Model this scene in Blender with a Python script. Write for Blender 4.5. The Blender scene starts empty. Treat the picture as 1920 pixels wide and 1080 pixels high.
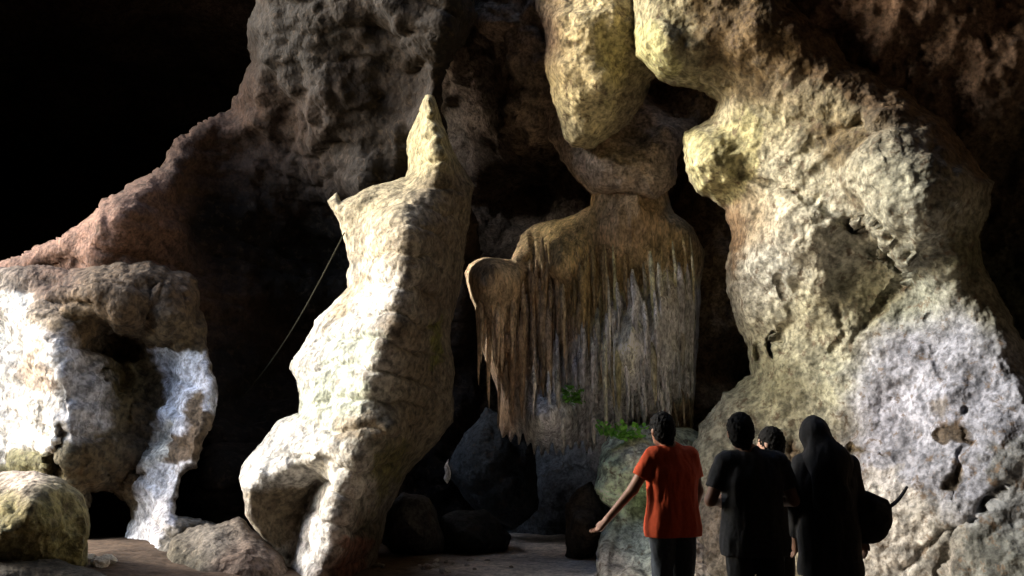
import bpy, math, random
import numpy as np
from mathutils import Vector

# ------------------------------------------------------------------ camera, sky, sun, exposure
SC = bpy.context.scene
COL = SC.collection
CAM_H, PITCH, FPX = 1.55, math.radians(9.0), 1800.0
cam_data = bpy.data.cameras.new('camera')
cam_data.sensor_width = 36.0
cam_data.lens = 36.0 * FPX / 1920.0
cam_data.clip_start, cam_data.clip_end = 0.05, 3000.0
cam = bpy.data.objects.new('camera', cam_data)
cam.location = (0, 0, CAM_H)
cam.rotation_euler = (math.pi / 2 + PITCH, 0, 0)
COL.objects.link(cam)
SC.camera = cam

SUN_EL, SUN_AZ = math.radians(26.0), math.radians(-9.0)     # light travels towards +x, across the cave
world = bpy.data.worlds.new('World'); SC.world = world; world.use_nodes = True
wn = world.node_tree.nodes; wl = world.node_tree.links
sky = wn.new('ShaderNodeTexSky'); sky.sky_type = 'NISHITA'; sky.sun_disc = False
sky.sun_elevation = SUN_EL; sky.sun_rotation = math.radians(270) - SUN_AZ * 0
sky.air_density = 1.0; sky.dust_density = 1.2; sky.ozone_density = 0.6
wl.new(sky.outputs[0], wn['Background'].inputs[0]); wn['Background'].inputs[1].default_value = 0.15

sun_data = bpy.data.lights.new('sun', 'SUN'); sun_data.energy = 0.85; sun_data.angle = math.radians(8.0)
sun_data.color = (1.0, 0.96, 0.88)
sun = bpy.data.objects.new('sun', sun_data); COL.objects.link(sun)
trav = Vector((math.cos(SUN_EL) * math.cos(SUN_AZ), math.cos(SUN_EL) * math.sin(SUN_AZ), -math.sin(SUN_EL)))
sun.rotation_euler = trav.to_track_quat('-Z', 'Y').to_euler()
sun.location = (-12, 6, 10)

SC.view_settings.view_transform = 'Standard'; SC.view_settings.look = 'None'
SC.view_settings.gamma = 1.0; SC.view_settings.use_curve_mapping = False
SC.view_settings.exposure = 2.8
SC.render.engine = 'CYCLES'
SC.cycles.use_denoising = True
SC.cycles.max_bounces = 6; SC.cycles.diffuse_bounces = 5
SC.cycles.sample_clamp_indirect = 4.0

# ------------------------------------------------------------------ numeric helpers
rng0 = np.random.default_rng(7)
PERM = rng0.permutation(512).astype(np.int64); PERM = np.concatenate([PERM, PERM, PERM])
GRAD = rng0.normal(size=(512, 3)); GRAD /= np.linalg.norm(GRAD, axis=1)[:, None]

def noise3(p):
    """Perlin gradient noise of points (..., 3), about -0.7 .. 0.7"""
    sh = p.shape[:-1]; p = p.reshape(-1, 3)
    i = np.floor(p).astype(np.int64); f = p - i; i &= 511
    u = f * f * f * (f * (f * 6 - 15) + 10)
    out = np.zeros(len(p))
    for dx in (0, 1):
        wx = u[:, 0] if dx else 1 - u[:, 0]
        for dy in (0, 1):
            wy = u[:, 1] if dy else 1 - u[:, 1]
            for dz in (0, 1):
                wz = u[:, 2] if dz else 1 - u[:, 2]
                h = PERM[(PERM[(PERM[(i[:, 0] + dx) & 511] + i[:, 1] + dy) & 511] + i[:, 2] + dz) & 511]
                g = GRAD[h]
                out += wx * wy * wz * (g[:, 0] * (f[:, 0] - dx) + g[:, 1] * (f[:, 1] - dy) + g[:, 2] * (f[:, 2] - dz))
    return out.reshape(sh)

def fbm(p, octaves=4, gain=0.5):
    a, s, o = 1.0, 0.0, np.zeros(p.shape[:-1])
    for k in range(octaves):
        o += a * noise3(p * (2.0 ** k) + 17.3 * k); a *= gain
    return o

def ridged(p, octaves=4, gain=0.5):
    a, o = 1.0, np.zeros(p.shape[:-1])
    for k in range(octaves):
        o += a * (0.5 - np.abs(noise3(p * (2.0 ** k) + 31.7 * k)) * 2); a *= gain
    return o

def world_pt(px, py, Y):
    """picture direction of the survey sketch at forward distance Y (metres) -> point of the cave"""
    u = (np.asarray(px, float) - 960) / FPX; v = (540 - np.asarray(py, float)) / FPX
    c, s = math.cos(PITCH), math.sin(PITCH)
    t = np.asarray(Y, float) / (c - v * s)
    return np.stack(np.broadcast_arrays(t * u, t * (c - v * s), CAM_H + t * (s + v * c)), -1)

def seg_dist(P, poly, closed=True):
    q = np.asarray(poly, float); a = q if closed else q[:-1]; b = np.roll(q, -1, 0) if closed else q[1:]
    d = np.full(len(P), 1e18); ins = np.zeros(len(P), bool)
    for (ax, ay), (bx, by) in zip(a, b):
        ex, ey = bx - ax, by - ay
        t = np.clip(((P[:, 0] - ax) * ex + (P[:, 1] - ay) * ey) / max(ex * ex + ey * ey, 1e-9), 0, 1)
        d = np.minimum(d, (P[:, 0] - ax - t * ex) ** 2 + (P[:, 1] - ay - t * ey) ** 2)
        if closed:
            c = (ay > P[:, 1]) != (by > P[:, 1])
            with np.errstate(divide='ignore', invalid='ignore'):
                ins ^= c & (P[:, 0] < (bx - ax) * (P[:, 1] - ay) / (by - ay if by != ay else 1e-9) + ax)
    d = np.sqrt(d)
    return np.where(ins, d, -d) if closed else d

def rbf(ctrl, P):
    c = np.asarray(ctrl, float); X = c[:, :2] / 100.0; n = len(X)
    K = np.linalg.norm(X[:, None] - X[None], axis=-1)
    A = np.zeros((n + 3, n + 3)); A[:n, :n] = K - np.eye(n) * 1e-3
    A[:n, n] = 1; A[:n, n + 1:] = X; A[n, :n] = 1; A[n + 1:, :n] = X.T
    w = np.linalg.lstsq(A, np.concatenate([c[:, 2], [0, 0, 0]]), rcond=None)[0]
    Q = P / 100.0; out = w[n] + Q @ w[n + 1:]
    for i in range(n):
        out += w[i] * np.sqrt((Q[:, 0] - X[i, 0]) ** 2 + (Q[:, 1] - X[i, 1]) ** 2)
    return out

def lin(c):
    c = np.asarray(c, float) / 255.0
    return np.where(c <= 0.04045, c / 12.92, ((c + 0.055) / 1.055) ** 2.4)

def mesh_from(name, V, F, cols=None, smooth=True):
    me = bpy.data.meshes.new(name)
    F = np.asarray(F, np.int32)
    me.vertices.add(len(V)); me.vertices.foreach_set('co', np.asarray(V, np.float32).ravel())
    k = F.shape[1]
    me.loops.add(F.size); me.loops.foreach_set('vertex_index', F.ravel())
    me.polygons.add(len(F)); me.polygons.foreach_set('loop_start', np.arange(0, F.size, k, dtype=np.int32))
    me.update(calc_edges=True); me.validate()
    me.polygons.foreach_set('use_smooth', np.full(len(me.polygons), smooth))
    if cols is not None:
        at = me.color_attributes.new('Col', 'FLOAT_COLOR', 'POINT')
        at.data.foreach_set('color', np.concatenate([cols, np.ones((len(cols), 1))], 1).astype(np.float32).ravel())
    return me

def link(name, me, mat=None, parent=None, loc=None):
    o = bpy.data.objects.new(name, me); COL.objects.link(o)
    if mat is not None and me is not None: me.materials.append(mat)
    if parent is not None: o.parent = parent
    if loc is not None: o.location = loc
    return o

def tag(o, label=None, cat=None, group=None, kind=None):
    if label: o['label'] = label
    if cat: o['category'] = cat
    if group: o['group'] = group
    if kind: o['kind'] = kind
    return o

# ------------------------------------------------------------------ materials
def new_mat(name):
    m = bpy.data.materials.new(name); m.use_nodes = True
    return m, m.node_tree.nodes, m.node_tree.links, m.node_tree.nodes['Principled BSDF']

def ramp(N, L, src, stops, interp='LINEAR'):
    r = N.new('ShaderNodeValToRGB'); r.color_ramp.interpolation = interp
    while len(r.color_ramp.elements) < len(stops): r.color_ramp.elements.new(0.5)
    for e, (pos, v) in zip(r.color_ramp.elements, stops):
        e.position = pos; e.color = (v, v, v, 1) if not isinstance(v, tuple) else (*v, 1)
    L.new(src, r.inputs[0]); return r.outputs[0]

def noise_node(N, L, co, scale, detail=6, rough=0.6, dist=0.0):
    n = N.new('ShaderNodeTexNoise'); n.inputs['Scale'].default_value = scale
    n.inputs['Detail'].default_value = detail; n.inputs['Roughness'].default_value = rough
    n.inputs['Distortion'].default_value = dist
    L.new(co, n.inputs['Vector']); return n.outputs['Fac']

def mixc(N, L, mode, fac, a, b):
    m = N.new('ShaderNodeMix'); m.data_type = 'RGBA'; m.blend_type = mode
    if hasattr(fac, 'is_linked'): L.new(fac, m.inputs[0])
    else: m.inputs[0].default_value = fac
    for s, i in ((a, 6), (b, 7)):
        if hasattr(s, 'is_linked'): L.new(s, m.inputs[i])
        else: m.inputs[i].default_value = (*s, 1)
    return m.outputs[2]

def stone(name, pits=0.5, bump=0.6, contrast=1.0, stretch=(1, 1, 1), stain=(0.10, 0.07, 0.045), fine=22.0, spots=0.6):
    m, N, L, P = new_mat(name)
    tc = N.new('ShaderNodeTexCoord'); mp = N.new('ShaderNodeMapping'); mp.inputs['Scale'].default_value = stretch
    L.new(tc.outputs['Object'], mp.inputs[0]); co = mp.outputs[0]
    at = N.new('ShaderNodeAttribute'); at.attribute_name = 'Col'
    n1 = noise_node(N, L, co, 1.1, 7, 0.6, 0.2); n2 = noise_node(N, L, co, 6.0, 5, 0.65); n3 = noise_node(N, L, co, fine, 3, 0.6)
    c = mixc(N, L, 'MULTIPLY', 1.0, at.outputs['Color'], ramp(N, L, n1, [(0.3, 1 - .34 * contrast), (0.7, 1 + .26 * contrast)]))
    c = mixc(N, L, 'MULTIPLY', 1.0, c, ramp(N, L, n2, [(0.38, 1 - .40 * contrast), (0.50, 1.0), (0.60, 1 + .24 * contrast)]))
    c = mixc(N, L, 'MULTIPLY', 1.0, c, ramp(N, L, n3, [(0.40, 1 - .36 * contrast), (0.50, 1.0), (0.62, 1 + .22 * contrast)]))
    sp = noise_node(N, L, co, 7.5, 5, 0.7, 0.25)
    c = mixc(N, L, 'MIX', ramp(N, L, sp, [(0.56, 0.0), (0.64, spots)]), c, stain)
    L.new(c, P.inputs['Base Color']); P.inputs['Roughness'].default_value = 0.88
    P.inputs['Specular IOR Level'].default_value = 0.25
    vo = N.new('ShaderNodeTexVoronoi'); vo.inputs['Scale'].default_value = 7.0; L.new(co, vo.inputs['Vector'])
    nb = noise_node(N, L, co, 7.0, 3, 0.5); h1 = ramp(N, L, nb, [(0.2, 0.0), (0.8, 1.0)])
    h3 = ramp(N, L, vo.outputs['Distance'], [(0.0, 0.0), (0.35, 1.0)])
    def bmp(h, dist, st, prev):
        b = N.new('ShaderNodeBump'); b.inputs['Strength'].default_value = st; b.inputs['Distance'].default_value = dist
        L.new(h, b.inputs['Height'])
        if prev is not None: L.new(prev, b.inputs['Normal'])
        return b.outputs[0]
    b = bmp(h1, 0.05, bump, None); b = bmp(h3, 0.02, pits, b)
    L.new(b, P.inputs['Normal'])
    return m

def plain(name, rgb, rough=0.8, var=0.25, scale=30.0, spec=0.3, bump=0.2, sub=0.0):
    m, N, L, P = new_mat(name)
    tc = N.new('ShaderNodeTexCoord'); n = noise_node(N, L, tc.outputs['Object'], scale, 5, 0.6)
    c = mixc(N, L, 'MULTIPLY', 1.0, tuple(rgb), ramp(N, L, n, [(0.3, 1 - var), (0.7, 1 + var)]))
    L.new(c, P.inputs['Base Color']); P.inputs['Roughness'].default_value = rough
    P.inputs['Specular IOR Level'].default_value = spec
    b = N.new('ShaderNodeBump'); b.inputs['Strength'].default_value = bump; b.inputs['Distance'].default_value = 0.01
    L.new(n, b.inputs['Height']); L.new(b.outputs[0], P.inputs['Normal'])
    return m

M_WALL = stone('pale_limestone', pits=0.55, bump=0.8, spots=0.8, contrast=1.1, fine=17.0)
M_PILLAR = stone('layered_limestone', pits=0.5, bump=0.8, spots=0.6, contrast=1.15, fine=15.0)
M_DARK = stone('brown_limestone', pits=0.5, bump=0.7, stain=(0.05, 0.036, 0.025))
M_FLOW = stone('flowstone', pits=0.2, bump=0.4, stretch=(1.5, 1.5, 0.6), stain=(0.06, 0.046, 0.026), contrast=1.0)
M_FLOOR = stone('trodden_earth', pits=0.25, bump=0.35, contrast=0.7, spots=0.25)

# ------------------------------------------------------------------ rock masses
def shepard(cpts, P, power=3.0):
    num = np.zeros((len(P), 3)); den = np.zeros(len(P))
    for x, y, c in cpts:
        w = 1.0 / (((P[:, 0] - x) ** 2 + (P[:, 1] - y) ** 2) / 1e4 + 0.02) ** (power / 2)
        num += w[:, None] * lin(c)[None]; den += w
    c = num / den[:, None]
    return c * 0.78 + 0.22 * (c @ np.array([0.3, 0.55, 0.15]))[:, None] * np.array([1.0, 1.0, 0.95])

def rock(name, poly, ctrl, colours, mat, step=4.0, edge=(60, 0.5), thick=0.8, jitter=8.0, big=0.10, mid=0.05, small=0.015,
         strata=None, flutes=None, dents=(), cracks=(), patches=(), seed=0.0, tone=1.0, parent=None, origin=True, freq=1.0, blobs=()):
    """closed solid of rock: outline, surveyed depths inside it, rounded rim, full back; relief added along the surface normal"""
    poly = np.asarray(poly, float)
    x0, y0 = poly.min(0) - 3 * step; x1, y1 = poly.max(0) + 3 * step
    nx, ny = int((x1 - x0) / step) + 2, int((y1 - y0) / step) + 2
    gx, gy = np.meshgrid(x0 + np.arange(nx) * step, y0 + np.arange(ny) * step)
    P = np.stack([gx.ravel(), gy.ravel()], 1)
    q = np.concatenate([P / 70.0, np.full((len(P), 1), seed + 3.1)], 1)
    W = P + jitter * np.stack([fbm(q, 4, 0.6), fbm(q + 40.5, 4, 0.6)], 1) * 1.6
    sd = seg_dist(W, poly)
    G = sd.reshape(ny, nx); ggy, ggx = np.gradient(G, step)
    gn = np.maximum(ggx ** 2 + ggy ** 2, 0.25)
    near = (np.abs(G) < 1.6 * step) & (G < 0.75 * step)
    keep_v = G > -0.9 * step
    snap = near & keep_v
    Xs = gx - np.where(snap, G * ggx / gn, 0); Ys = gy - np.where(snap, G * ggy / gn, 0)
    Pw = np.stack([Xs.ravel(), Ys.ravel()], 1)
    t = np.clip(np.where(snap, 0.0, np.maximum(G, 0)) / edge[0], 0, 1).ravel()
    prof = np.sqrt(np.clip(1 - (1 - t) ** 2, 0, 1))
    D = rbf(ctrl, Pw)
    for bx, by, rx, ry, dep in blobs:                       # local swellings (negative = towards the viewer) and hollows
        r2 = ((W[:, 0] - bx) / rx) ** 2 + ((W[:, 1] - by) / ry) ** 2
        D += dep * np.clip(1 - r2, 0, 1) ** 1.3
    R = edge[1]
    Yf = D + R * (1 - prof)
    for pl, dep in dents:
        s = seg_dist(W, pl); D2 = np.clip(s / 7.0, 0, 1); Yf += dep * D2
    for pl, w_, dep in cracks:
        Yf += dep * 0.75 * np.exp(-(seg_dist(W, pl, False) / (1.5 * w_)) ** 2) * np.clip(0.7 + 1.4 * noise3(q * 2.2), 0, 1)
    V = world_pt(Pw[:, 0], Pw[:, 1], Yf).reshape(ny, nx, 3)
    du = np.gradient(V, axis=1); dv = np.gradient(V, axis=0)
    nrm = np.cross(du, dv); nrm /= np.linalg.norm(nrm, axis=-1, keepdims=True) + 1e-12
    sgn = np.sign(-(nrm[..., 1:2])); nrm = nrm * np.where(sgn == 0, 1, sgn)
    h = big * fbm(V * 0.9 * freq + seed, 3) * 1.6 + mid * (1.1 * fbm(V * 2.1 * freq + seed * 2, 4, 0.6) - 0.45 * ridged(V * 2.6 * freq + seed * 2, 3, 0.5)) + small * fbm(V * 9.0 * freq + seed, 3, 0.6)
    pit = fbm(V * 4.2 * freq + 60 + seed, 3, 0.6); h -= np.clip(pit - 0.22, 0, 1) * mid * 1.6
    if strata:
        per, amp, slope = strata
        zz = V[..., 2] + slope * V[..., 0] + 0.25 * fbm(V * 0.8 + 9, 3); ph = zz / per + 0.35 * fbm(V * 1.7 + 4, 3)
        fr = ph - np.floor(ph); h += amp * (1 - (2 * np.abs(fr - 0.5)) ** 6) * (0.45 + np.clip(0.6 + 1.6 * noise3(V * 0.6 + 80), 0, 1)) * np.clip(G / 45.0, 0, 1)
    if flutes:
        per, amp = flutes
        xx = V[..., 0] + 0.06 * fbm(V * np.array([1.5, 1.5, 0.5]), 3)
        w1 = noise3(np.stack([xx / per, V[..., 2] * 0.35, np.full_like(xx, seed)], -1)); w2 = noise3(np.stack([xx / per * 2.3, V[..., 2] * 0.5, np.full_like(xx, seed + 9)], -1))
        h += amp * ((0.5 - 2 * np.abs(w1)) + 0.5 * (0.5 - 2 * np.abs(w2)))
    fade = np.clip(np.maximum(G - step, 0) / (edge[0] * 0.6 + 8), 0, 1) ** 1.2
    V = V + nrm * (h * fade)[..., None]
    Yb = D + R + thick * prof
    B = world_pt(Pw[:, 0], Pw[:, 1], Yb).reshape(ny, nx, 3)
    cell = keep_v[:-1, :-1] & keep_v[1:, :-1] & keep_v[:-1, 1:] & keep_v[1:, 1:]
    cc = (G[:-1, :-1] + G[1:, :-1] + G[:-1, 1:] + G[1:, 1:]) / 4 > -0.15 * step
    cell &= cc
    idx = np.arange(ny * nx).reshape(ny, nx)
    ii, jj = np.nonzero(cell)
    F = np.stack([idx[ii, jj], idx[ii + 1, jj], idx[ii + 1, jj + 1], idx[ii, jj + 1]], 1)
    # boundary vertices are shared by front and back
    cnt = np.zeros(ny * nx, int); np.add.at(cnt, F.ravel(), 1)
    rim = (cnt > 0) & (cnt < 4)
    bmap = np.where(rim, np.arange(ny * nx), np.arange(ny * nx) + ny * nx)
    FB = bmap[F][:, ::-1]
    allV = np.concatenate([V.reshape(-1, 3), B.reshape(-1, 3)]); allF = np.concatenate([F, FB])
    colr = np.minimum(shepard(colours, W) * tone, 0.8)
    qq = np.concatenate([P / 26.0, np.full((len(P), 1), seed + 8.8)], 1); rough = fbm(qq, 4, 0.65)
    for pl, c, soft, amt in patches:                        # mineral deposits, lichen, fresh breaks, painted light and shade, each with its outline
        a = np.clip((seg_dist(W, pl) + 26 * rough * min(soft, 1.0)) / (4 + 8 * soft + 40 * max(0.0, soft - 1)) + 0.5, 0, 1) * amt
        colr = colr * (1 - a[:, None]) + np.minimum(lin(c) * tone, .85) * a[:, None]
    allC = np.concatenate([colr, colr])
    used = np.zeros(len(allV), bool); used[allF.ravel()] = True
    re = np.cumsum(used) - 1
    allV, allC, allF = allV[used], allC[used], re[allF]
    loc = np.zeros(3)
    if origin:
        loc = np.array([allV[:, 0].mean(), allV[:, 1].mean(), allV[:, 2].min()])
    return link(name, mesh_from(name, allV - loc, allF, allC), mat, parent, loc if parent is None else loc)

def line(pts, Y, n=14):
    """dense control points along a polyline; Y a number or one depth per point"""
    p = np.asarray(pts, float); Y = np.full(len(p), Y) if np.isscalar(Y) else np.asarray(Y, float)
    s = np.concatenate([[0], np.cumsum(np.linalg.norm(np.diff(p, axis=0), axis=1))]); t = np.linspace(0, s[-1], n)
    return list(zip(np.interp(t, s, p[:, 0]), np.interp(t, s, p[:, 1]), np.interp(t, s, Y)))

# ---- ground
def build_floor():
    def axis(a, b, fine, far):
        mid = np.arange(a, b, fine); g = []
        d = fine
        lo, hi = [a], [b]
        while hi[-1] < far:
            d *= 1.35; lo.append(lo[-1] - d); hi.append(hi[-1] + d)
        return np.concatenate([lo[:0:-1], mid, hi])
    xs, ys = axis(-7, 7, 0.05, 600), axis(4, 16, 0.05, 600)
    X, Y = np.meshgrid(xs, ys); P = np.stack([X, Y, X * 0], -1)
    near = np.exp(-(np.clip(np.abs(X) - 9, 0, None) / 6) ** 2 - (np.clip(np.abs(Y - 9) - 9, 0, None) / 6) ** 2)
    Z = near * (0.05 * fbm(P * 0.7, 4) + 0.012 * fbm(P * 5, 3))
    Z += 0.25 * np.clip((-2.2 - X) / 2.5, 0, 1) * near * np.exp(-((Y - 12) / 4) ** 2)
    V = np.stack([X, Y, Z], -1); ny, nx = X.shape
    idx = np.arange(ny * nx).reshape(ny, nx)
    F = np.stack([idx[:-1, :-1], idx[:-1, 1:], idx[1:, 1:], idx[1:, :-1]], -1).reshape(-1, 4)
    k = np.clip((Y + 0.6 * fbm(P * 0.5 + 3, 3) - 7.6) / 0.8, 0, 1) * np.clip((X + 1.2 + 0.8 * fbm(P * 0.8 + 7, 3)) / 1.0, 0, 1)  # near floor darkened, far floor paled to steer bounced light
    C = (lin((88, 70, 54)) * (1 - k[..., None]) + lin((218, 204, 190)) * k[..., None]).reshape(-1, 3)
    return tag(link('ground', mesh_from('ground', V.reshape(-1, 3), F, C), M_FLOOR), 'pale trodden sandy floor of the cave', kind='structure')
build_floor()

# ---- enclosing cave: roof, rear wall and the side walls of the inner chamber (solid slabs with broken surfaces)
def slab(name, o, u, v, nu, nv, thick, amp, colour, mat, label, hole=None):
    """rock slab spanned by u, v from o; its broken face looks along -cross(u, v)"""
    o, u, v = (np.array(a, float) for a in (o, u, v)); n = np.cross(u, v); n /= np.linalg.norm(n)
    S, T = np.meshgrid(np.linspace(0, 1, nu), np.linspace(0, 1, nv))
    Pt = o + S[..., None] * u + T[..., None] * v
    rim = np.minimum(np.minimum(S, 1 - S) * np.linalg.norm(u), np.minimum(T, 1 - T) * np.linalg.norm(v))
    h = amp * (1.6 * fbm(Pt * 0.22, 4) + 0.35 * ridged(Pt * 0.7, 3)) * np.clip(rim / 1.0, 0, 1)
    A = Pt - n * h[..., None]; B = Pt + n * thick
    k = nu * nv; idx = np.arange(k).reshape(nv, nu)
    F = np.stack([idx[:-1, :-1], idx[1:, :-1], idx[1:, 1:], idx[:-1, 1:]], -1).reshape(-1, 4)
    if hole is not None:                                    # added shaft that lets skylight through the slab
        c = Pt.reshape(-1, 3)[F].mean(1); w = 0.35 * fbm(c * 0.6 + 5, 3)
        F = F[((c[:, 0] - hole[0]) / hole[2]) ** 2 + ((c[:, 1] - hole[1]) / hole[3]) ** 2 > 1 + w]
    E = np.stack([F, np.roll(F, -1, 1)], -1).reshape(-1, 2)
    key = np.sort(E, 1); _, inv, cnt = np.unique(key[:, 0] * k + key[:, 1], return_inverse=True, return_counts=True)
    E = E[cnt[inv] == 1]
    Fs = np.stack([E[:, 1], E[:, 0], E[:, 0] + k, E[:, 1] + k], -1)
    V = np.concatenate([A.reshape(-1, 3), B.reshape(-1, 3)])
    me = mesh_from(name, V, np.concatenate([F, (F + k)[:, ::-1], Fs]), np.tile(lin(colour), (2 * k, 1)))
    return tag(link(name, me, mat), label, kind='structure')
DK = (120, 102, 84)
LOW_BOUNCE = (64, 56, 48)  # near walls darkened to cut light bounced onto the visitors
slab('cave_ceiling', (-9.5, -8, 13.0), (22, 0, 0), (0, 60, 0), 80, 200, 2.5, 0.7, DK, M_DARK, 'dark rock roof of the cave', hole=(0.8, 10.7, 7.6, 2.7))  # unseen roof shaft added to light the curtain
slab('cave_ceiling_chamber', (-11.6, 16.0, 13.1), (24, 0, 0), (-21, 34.4, 0), 70, 90, 2.4, 0.7, DK, M_DARK, 'dark rock roof of the inner chamber')
slab('cave_wall_light_block', (-8.5, -7, -0.5), (0, 15.4, 0), (0, 0, 14), 80, 40, 2.0, 0.6, LOW_BOUNCE, M_DARK, 'unseen rock wall added beside the entrance to keep daylight off the visitors')  # unseen wall added to block sun and sky from the visitors
slab('cave_wall_rear', (-9, -6, -0.5), (22, 0, 0), (0, 0, 14), 60, 40, 2.0, 0.6, LOW_BOUNCE, M_DARK, 'rock wall behind the visitors')
slab('cave_wall_right', (9.5, -7, -0.5), (0, 58, 0), (0, 0, 14), 90, 40, -2.0, 0.6, DK, M_DARK, 'outer rock wall beyond the right hand bulge')
slab('cave_wall_chamber', (-9.8, 16.6, -0.5), (-20.5, 33.5, 0), (0, 0, 14), 80, 40, -2.0, 0.8, DK, M_DARK, 'side wall of the dark inner chamber')
slab('cave_wall_end', (-32, 50, -0.5), (42, 0, 0), (0, 0, 14), 60, 30, 2.0, 0.6, DK, M_DARK, 'far end wall of the dark inner chamber')

# ---- dark wall behind the pillar with the ridge that climbs out of the chamber
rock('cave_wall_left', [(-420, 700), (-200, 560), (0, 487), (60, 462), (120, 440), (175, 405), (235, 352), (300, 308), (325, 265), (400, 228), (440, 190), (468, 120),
      (478, 0), (490, -330), (900, -330), (890, 20), (872, 90), (838, 130), (830, 200), (836, 300), (900, 420), (900, 1180), (-420, 1180)],
     [(-400, 600, 15.2), (0, 510, 14.4), (120, 470, 13.8), (240, 400, 13.6), (330, 290, 14.6), (440, 210, 15.2), (480, 100, 14.4), (490, -300, 13.0),
      (560, 40, 13.2), (600, 180, 13.6), (560, 260, 15.2), (700, 60, 12.9), (720, 180, 13.6), (820, 60, 12.2), (820, 200, 12.6), (860, -300, 12.0), (700, 290, 13.9), (690, 340, 14.0),
      (300, 440, 14.3), (260, 520, 14.0), (420, 420, 15.4), (560, 400, 16.2), (640, 450, 16.6), (480, 560, 15.6), (430, 720, 14.6), (520, 700, 15.8), (600, 850, 15.0),
      (420, 900, 13.4), (500, 1000, 13.6), (450, 1080, 12.8), (880, 700, 16.8), (880, 1100, 16), (0, 800, 16.0), (-400, 1100, 16.0), (200, 900, 15.5), (200, 1150, 15)],
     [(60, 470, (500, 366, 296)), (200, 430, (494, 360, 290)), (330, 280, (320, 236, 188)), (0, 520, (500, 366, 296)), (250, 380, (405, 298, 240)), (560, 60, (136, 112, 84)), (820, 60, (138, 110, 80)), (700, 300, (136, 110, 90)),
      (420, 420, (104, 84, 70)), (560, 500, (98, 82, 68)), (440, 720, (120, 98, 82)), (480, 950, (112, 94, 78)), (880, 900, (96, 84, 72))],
     M_DARK, step=5, edge=(50, 0.5), thick=2.0, jitter=12, big=0.24, mid=0.075, small=0.014, strata=(0.42, 0.08, 0.25), tone=0.048, seed=1.0)  # low tone paints the wall's shade; ridge colours lifted to look lit
# ---- recess behind the flowstone
rock('cave_wall_recess', [(740, -330), (1560, -330), (1560, 1180), (740, 1180)],
     [(760, 0, 17), (920, 40, 13.3), (1000, 60, 13.0), (960, 200, 13.8), (1000, 270, 14.6), (850, 200, 18), (860, 300, 19), (1000, 350, 20), (860, 600, 18), (1000, 700, 17.5), (1340, 480, 14.1), (1335, 620, 13.9), (1335, 760, 13.9), (1390, 700, 15.5), (1500, 600, 15),
      (1250, 180, 15), (950, 950, 17), (1100, 1000, 16), (760, 1100, 16.5), (1500, 1100, 15), (1500, 0, 14.5), (1000, -300, 13)],
     [(900, 60, (150, 124, 100)), (1000, 200, (140, 118, 94)), (1340, 600, (150, 126, 88)), (950, 950, (86, 90, 94))],
     M_DARK, step=6, edge=(40, 0.4), thick=2.0, jitter=4, big=0.25, mid=0.12, small=0.02, seed=2.0)
for nm in ('cave_wall_left', 'cave_wall_recess'):
    bpy.data.objects[nm]['kind'] = 'structure'
bpy.data.objects['cave_wall_left']['label'] = 'dark brown rock wall climbing behind the pale pillar'
bpy.data.objects['cave_wall_recess']['label'] = 'dark rock wall of the recess behind the flowstone curtain'

# ---- roof rock at the upper right
o = rock('cave_ceiling_overhang', [(1330, -400), (2500, -400), (2500, 1250), (1800, 1250), (1760, 700), (1700, 330), (1560, 180), (1380, 60)],
     [(1400, -200, 9.6), (1480, 0, 10.5), (1600, 120, 10.4), (1750, 200, 10.3), (1890, 320, 10.4), (1860, 480, 10.7), (1920, 700, 10.4), (1800, 50, 9.8), (1920, 0, 9.6), (2100, 200, 9.4), (2400, 600, 8.6), (2400, 1200, 8), (1850, 1200, 10)],
     [(1550, 30, (128, 98, 76)), (1800, 100, (104, 80, 62)), (1900, 350, (90, 78, 56)), (1900, 560, (78, 84, 66))],
     M_DARK, step=5, edge=(60, 0.5), thick=1.5, jitter=10, big=0.2, mid=0.10, small=0.03, seed=3.0)
tag(o, 'dark brown roof rock overhanging at the upper right', kind='structure')

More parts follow.
